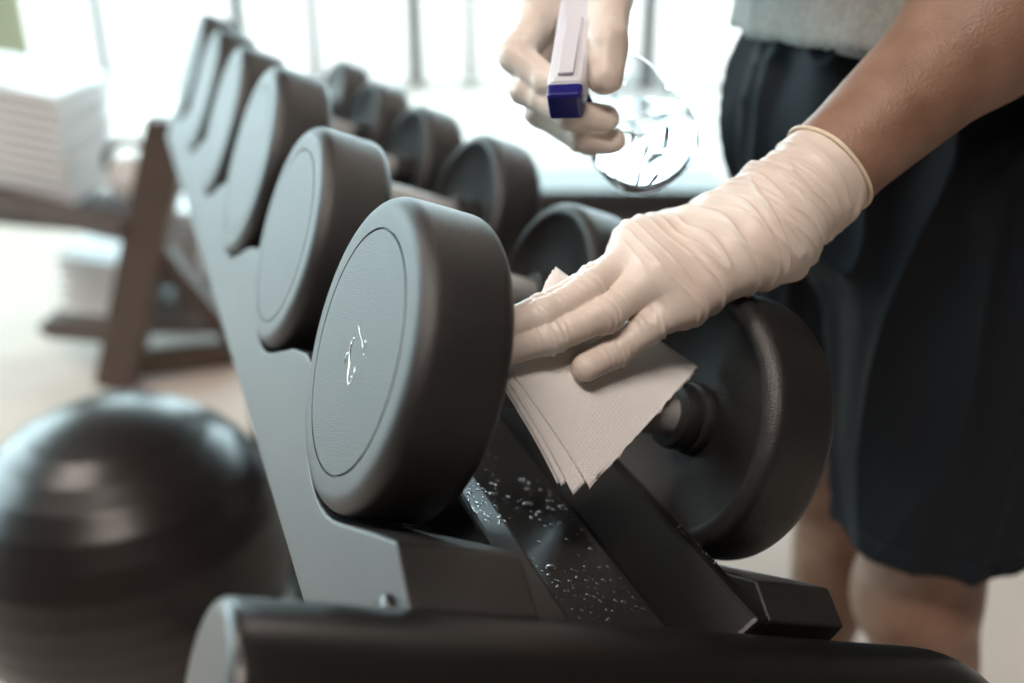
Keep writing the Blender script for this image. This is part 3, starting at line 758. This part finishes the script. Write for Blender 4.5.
def dense(p, n=3):
    out = []
    for i in range(len(p)-1):
        p0 = p[max(i-1, 0)]; p1 = p[i]; p2 = p[i+1]; p3 = p[min(i+2, len(p)-1)]
        for k in range(n):
            t = k/n; out.append(tuple(0.5*((2*p1[j])+(-p0[j]+p2[j])*t+(2*p0[j]-5*p1[j]+4*p2[j]-p3[j])*t*t+(-p0[j]+3*p1[j]-3*p2[j]+p3[j])*t**3) for j in (0, 1)))
    return out+[p[-1]]
pr = [(x*q, max(r, 0)*1.1) for x, r in dense(prof)]
V, Fc = lathe_data(pr, 64); o = from_py('bottle_body', bframe(V), Fc, M['bottle'], bot)
# liquid: the same body slightly smaller, cut level
pi_ = [(x*q, max(r*1.1-0.0013, 0.0)) for x, r in dense(prof)]; pi_[-1] = (pi_[-1][0]-0.0015, 0.0); pi_ = [(min(x, 0.1215*q) if r > 0 else x, r) for x, r in pi_]
V, Fc = lathe_data([(0, 0)]+pi_, 64)
me = bpy.data.meshes.new('liquid'); me.from_pydata(bframe(V).tolist(), [], Fc)
bm = bmesh.new(); bm.from_mesh(me); bmesh.ops.recalc_face_normals(bm, faces=bm.faces)
wl = CP(640, 108, 0.765)-Bs
r_ = bmesh.ops.bisect_plane(bm, geom=bm.verts[:]+bm.edges[:]+bm.faces[:], plane_co=Vector(wl), plane_no=Vector((0, 0, 1)), clear_outer=True)
bmesh.ops.contextual_create(bm, geom=[e for e in r_['geom_cut'] if isinstance(e, bmesh.types.BMEdge)])
bm.to_mesh(me); bm.free(); sharp(mesh_obj('liquid', me, M['liquid'], bot), 50)
def hbox(name, c, L0, L1, wy, wz, m, taper=1.0, parent=bot, bev=0.003, off=(0, 0)):
    V = []
    for L, s in ((L0, 1.0), (L1, taper)):
        for sy in (-1, 1):
            for sz in (-1, 1): V.append(c+hx*L+hy*(sy*wy/2*s+off[0])+hz*(sz*wz/2*s+off[1])-Bs)
    Fc = [(0, 1, 3, 2), (4, 6, 7, 5), (0, 4, 5, 1), (2, 3, 7, 6), (0, 2, 6, 4), (1, 5, 7, 3)]
    me = bpy.data.meshes.new(name); me.from_pydata([v.tolist() for v in V], [], Fc)
    bm = bmesh.new(); bm.from_mesh(me); bmesh.ops.recalc_face_normals(bm, faces=bm.faces); bm.to_mesh(me); bm.free()
    o = mesh_obj(name, me, m, parent, smooth=False); bevel(o, bev, 3); return o
HL = float(np.linalg.norm(P2-P1))
sh_ = hbox('sprayer_head', P1, 0.0, HL-0.004, 0.0275, 0.025, M['white_plastic'], 0.93, bev=0.005)
hbox('top_ridge', P1, HL*0.45, HL-0.010, 0.012, 0.003, M['white_plastic'], 0.9, sh_, 0.001, off=(0, -0.0135 if hz@FWD > 0 else 0.0135))
nzl = hbox('nozzle', P1, HL-0.004, HL+0.008, 0.0245, 0.0225, M['blue_plastic'], 0.90, bev=0.0025)
V, Fc = lathe_data([(0, 0), (0, 0.0015), (0.002, 0.002), (0.002, 0.0)], 16)
trg = P1+hx*(HL-0.020)+bx_*0.014
Vt, Ft = tube_data([trg-hx*0.006-Bs, trg+bx_*0.014-Bs, trg+bx_*0.030-hx*0.003-Bs, trg+bx_*0.042-hx*0.012-Bs], [0.005, 0.0055, 0.005, 0.004], 12)
from_py('trigger', Vt, Ft, M['blue_plastic'], bot)
V, Fc = lathe_data([(-0.014, 0.0), (-0.014, 0.0150), (0.012, 0.0160), (0.012, 0.0)], 40)
sharp(from_py('screw_collar', bframe(V), Fc, M['white_plastic'], bot))
Vt, Ft = tube_data([Nk+bx_*0.005-Bs, Nk+bx_*0.06-Bs, Nk+bx_*(BL*0.93)-Bs], 0.0022, 10)
from_py('dip_tube', Vt, Ft, M['bottle'], bot)

# ------------------------------------------------------------------ exercise ball
BR = 0.257
bc = CP(128, 536, F_PX*BR/160.0); bc[2] = BR-0.004
prof = []
for i in range(121):
    a = PI*i/120; rib = 0.0009*(1 if (i % 6) in (0, 1) and 16 < i < 104 else 0)
    prof.append((-(BR+rib)*math.cos(a), (BR+rib)*math.sin(a) if 0 < i < 120 else 0.0))
ball = tag(empty('exercise_ball', (bc[0], bc[1], 0)), 'large dark glossy exercise ball on the floor left of the rack', 'ball')
V, Fc = lathe_data(prof, 96); V = np.array(V)
V = np.stack([V[:, 1], V[:, 2], V[:, 0]], 1)+np.array([0, 0, BR-0.004]); V[:, 2] = np.maximum(V[:, 2], 0.001)
o = from_py('ball_skin', V, Fc, M['ball'], ball); o.data.flip_normals()
V, Fc = lathe_data([(0, 0.0), (0, 0.012), (0.004, 0.011), (0.005, 0.0)], 20); V = np.array(V)
V = np.stack([V[:, 1], V[:, 2], V[:, 0]], 1); a = Matrix.Rotation(-0.6, 3, 'X')
V = np.array([a @ Vector(p+np.array([0, 0, BR])) for p in V])+np.array([0, 0, BR-0.004])
from_py('valve_plug', V, Fc, M['slab_dark'], ball)

# ------------------------------------------------------------------ low storage rack at the left with stacks of pale slabs
def fl(px, py, D):                                     # point on the view ray at horizontal distance D
    r = FWD+RT*(px-512)/F_PX-UP*(py-341.5)/F_PX; return CAM+r*(D/r[1])
sr_b = np.array([-1.15, 2.6, 0.0])
sr = tag(empty('storage_rack', sr_b), 'low dark storage rack with slanted posts behind the exercise ball', 'rack')
def sb(name, a, b, w, d, up=(0, 0, 1)): return bar(name, np.array(a)-sr_b, np.array(b)-sr_b, w, d, M['darkmetal'], sr, up=up)
pb0 = fl(118, 392, 2.40); pb0[2] = 0.0; pt0 = fl(171, 122, 2.40)
sb('post', pb0+np.array([0, 0, 0.002]), pt0, 0.105, 0.07, up=(0, 1, 0))
dx = np.array([-0.10, 0.78, 0])
sb('post', pb0+dx+np.array([0, 0, 0.002]), pt0+dx, 0.085, 0.07, up=(0, 1, 0))
a = fl(160, 250, 2.42); b_ = fl(232, 335, 2.55); sb('brace', a, b_, 0.05, 0.05, up=(0, 1, 0))
a = fl(120, 366, 2.42); b_ = fl(238, 352, 2.55); sb('foot_bar', a, b_, 0.06, 0.06)
a = fl(-60, 186, 2.52); b_ = fl(128, 230, 2.38); sb('shelf_bar', a, b_, 0.05, 0.055)
a2 = a+np.array([0, 0.42, 0]); b2 = b_+np.array([0, 0.42, 0]); sb('shelf_bar', a2, b2, 0.05, 0.055)
c_ = fl(-70, 200, 2.52); sb('post', (c_[0]-0.12, 2.5, 0.002), (c_[0], 2.5, 0.62), 0.085, 0.07, up=(0, 1, 0))
a = fl(50, 326, 2.45); b_ = fl(126, 332, 2.42); sb('peg', a, b_, 0.055, 0.055)
tp = pt0.copy(); sb('top_cap', tp+np.array([-0.05, -0.02, 0]), tp+np.array([0.05, 0.03, 0.0]), 0.075, 0.02)
ls_a = fl(20, 300, 2.6)
# slabs: thin pale plates in tilted stacks
def stack(name_label, c, n, sx, sy, t, gap, rx, ry, rz, m, slope=0.0):
    base = np.array(c); r = tag(empty('slab_stack', base), name_label, 'stack', 'stacks of pale slabs')
    R = Matrix.Rotation(rz, 3, 'Z') @ Matrix.Rotation(ry, 3, 'Y') @ Matrix.Rotation(rx, 3, 'X')
    for i in range(n):
        p = R @ Vector((slope*i+0.006*math.sin(i*2.3), 0, (t+gap)*i+t/2))
        o = box('slab', p, (sx, sy, t), m, r, bev=0.004); o.rotation_euler = R.to_euler()
    return r
c0 = fl(50, 192, 2.62); c0[2] += 0.002
stack('tall slanted stack of thin pale slabs on the storage rack', c0+np.array([-0.07, 0.05, 0.025]), 11, 0.36, 0.36, 0.020, 0.007, 0, math.radians(12), 0, M['slab'], -0.004)
c1 = fl(108, 296, 2.66)
stack('short stack of thin pale slabs under the rack bar', (c1[0], c1[1]+0.05, c1[2]-0.02), 6, 0.20, 0.30, 0.020, 0.008, 0, math.radians(8), 0, M['slab'])
c2 = fl(192, 268, 2.85)
stack('small stack of pale slabs between slanted post and dumbbell rack', (c2[0], c2[1]+0.05, c2[2]), 7, 0.13, 0.26, 0.022, 0.008, 0, 0, 0, M['slab'])
sb('side_shelf', (c2[0]-0.09, c2[1]+0.05, c2[2]-0.017), (c2[0]+0.09, c2[1]+0.05, c2[2]-0.017), 0.28, 0.03)
shelf_lo = fl(108, 300, 2.66)
sb('lower_shelf', (shelf_lo[0]-0.16, shelf_lo[1]+0.05, shelf_lo[2]-0.045), (shelf_lo[0]+0.40, shelf_lo[1]+0.05, shelf_lo[2]-0.045), 0.34, 0.03)
sb('upper_shelf', (c0[0]-0.30, c0[1]+0.05, c0[2]-0.030), (c0[0]+0.27, c0[1]+0.05, c0[2]-0.085), 0.34, 0.02)
# kettlebell with a looped handle
kb0 = fl(128, 176, 2.62)+np.array([0.02, -0.02, 0])
kb = tag(empty('kettlebell', kb0), 'pale kettlebell with dark looped handle on the storage rack', 'kettlebell')
V, Fc = lathe_data([(-0.05, 0), (-0.05, 0.045)]+[(0.06*math.sin(a), 0.07*math.cos(a)) for a in np.linspace(-0.75, 1.3, 10)]+[(0.062, 0)], 32); V = np.array(V)
V = np.stack([V[:, 1], V[:, 2], V[:, 0]], 1); o = from_py('bell', V, Fc, M['slab'], kb); o.data.flip_normals()
Vt, Ft = tube_data([(0.062*math.cos(a), 0, 0.035+0.062*math.sin(a)*1.05) for a in np.linspace(-0.1, PI+0.1, 18)], 0.012, 10)
from_py('loop_handle', Vt, Ft, M['darkmetal'], kb)

# ------------------------------------------------------------------ padded bench beyond the dumbbells
bb = np.array([0.30, 2.72, 0.0])
bn = tag(empty('weight_bench', bb), 'black padded flat bench standing behind the spray bottle', 'bench')
box('pad', (0, 0, 0.46), (0.62, 0.30, 0.08), M['bench_pad'], bn, bev=0.02)
bar('spine', (-0.26, 0, 0.39), (0.26, 0, 0.39), 0.06, 0.05, M['darkmetal'], bn)
for sx in (-0.22, 0.22):
    bar('leg', (sx, 0, 0.37), (sx, 0, 0.04), 0.05, 0.05, M['darkmetal'], bn, up=(0, 1, 0))
    bar('foot', (sx, -0.2, 0.021), (sx, 0.2, 0.021), 0.05, 0.04, M['darkmetal'], bn)
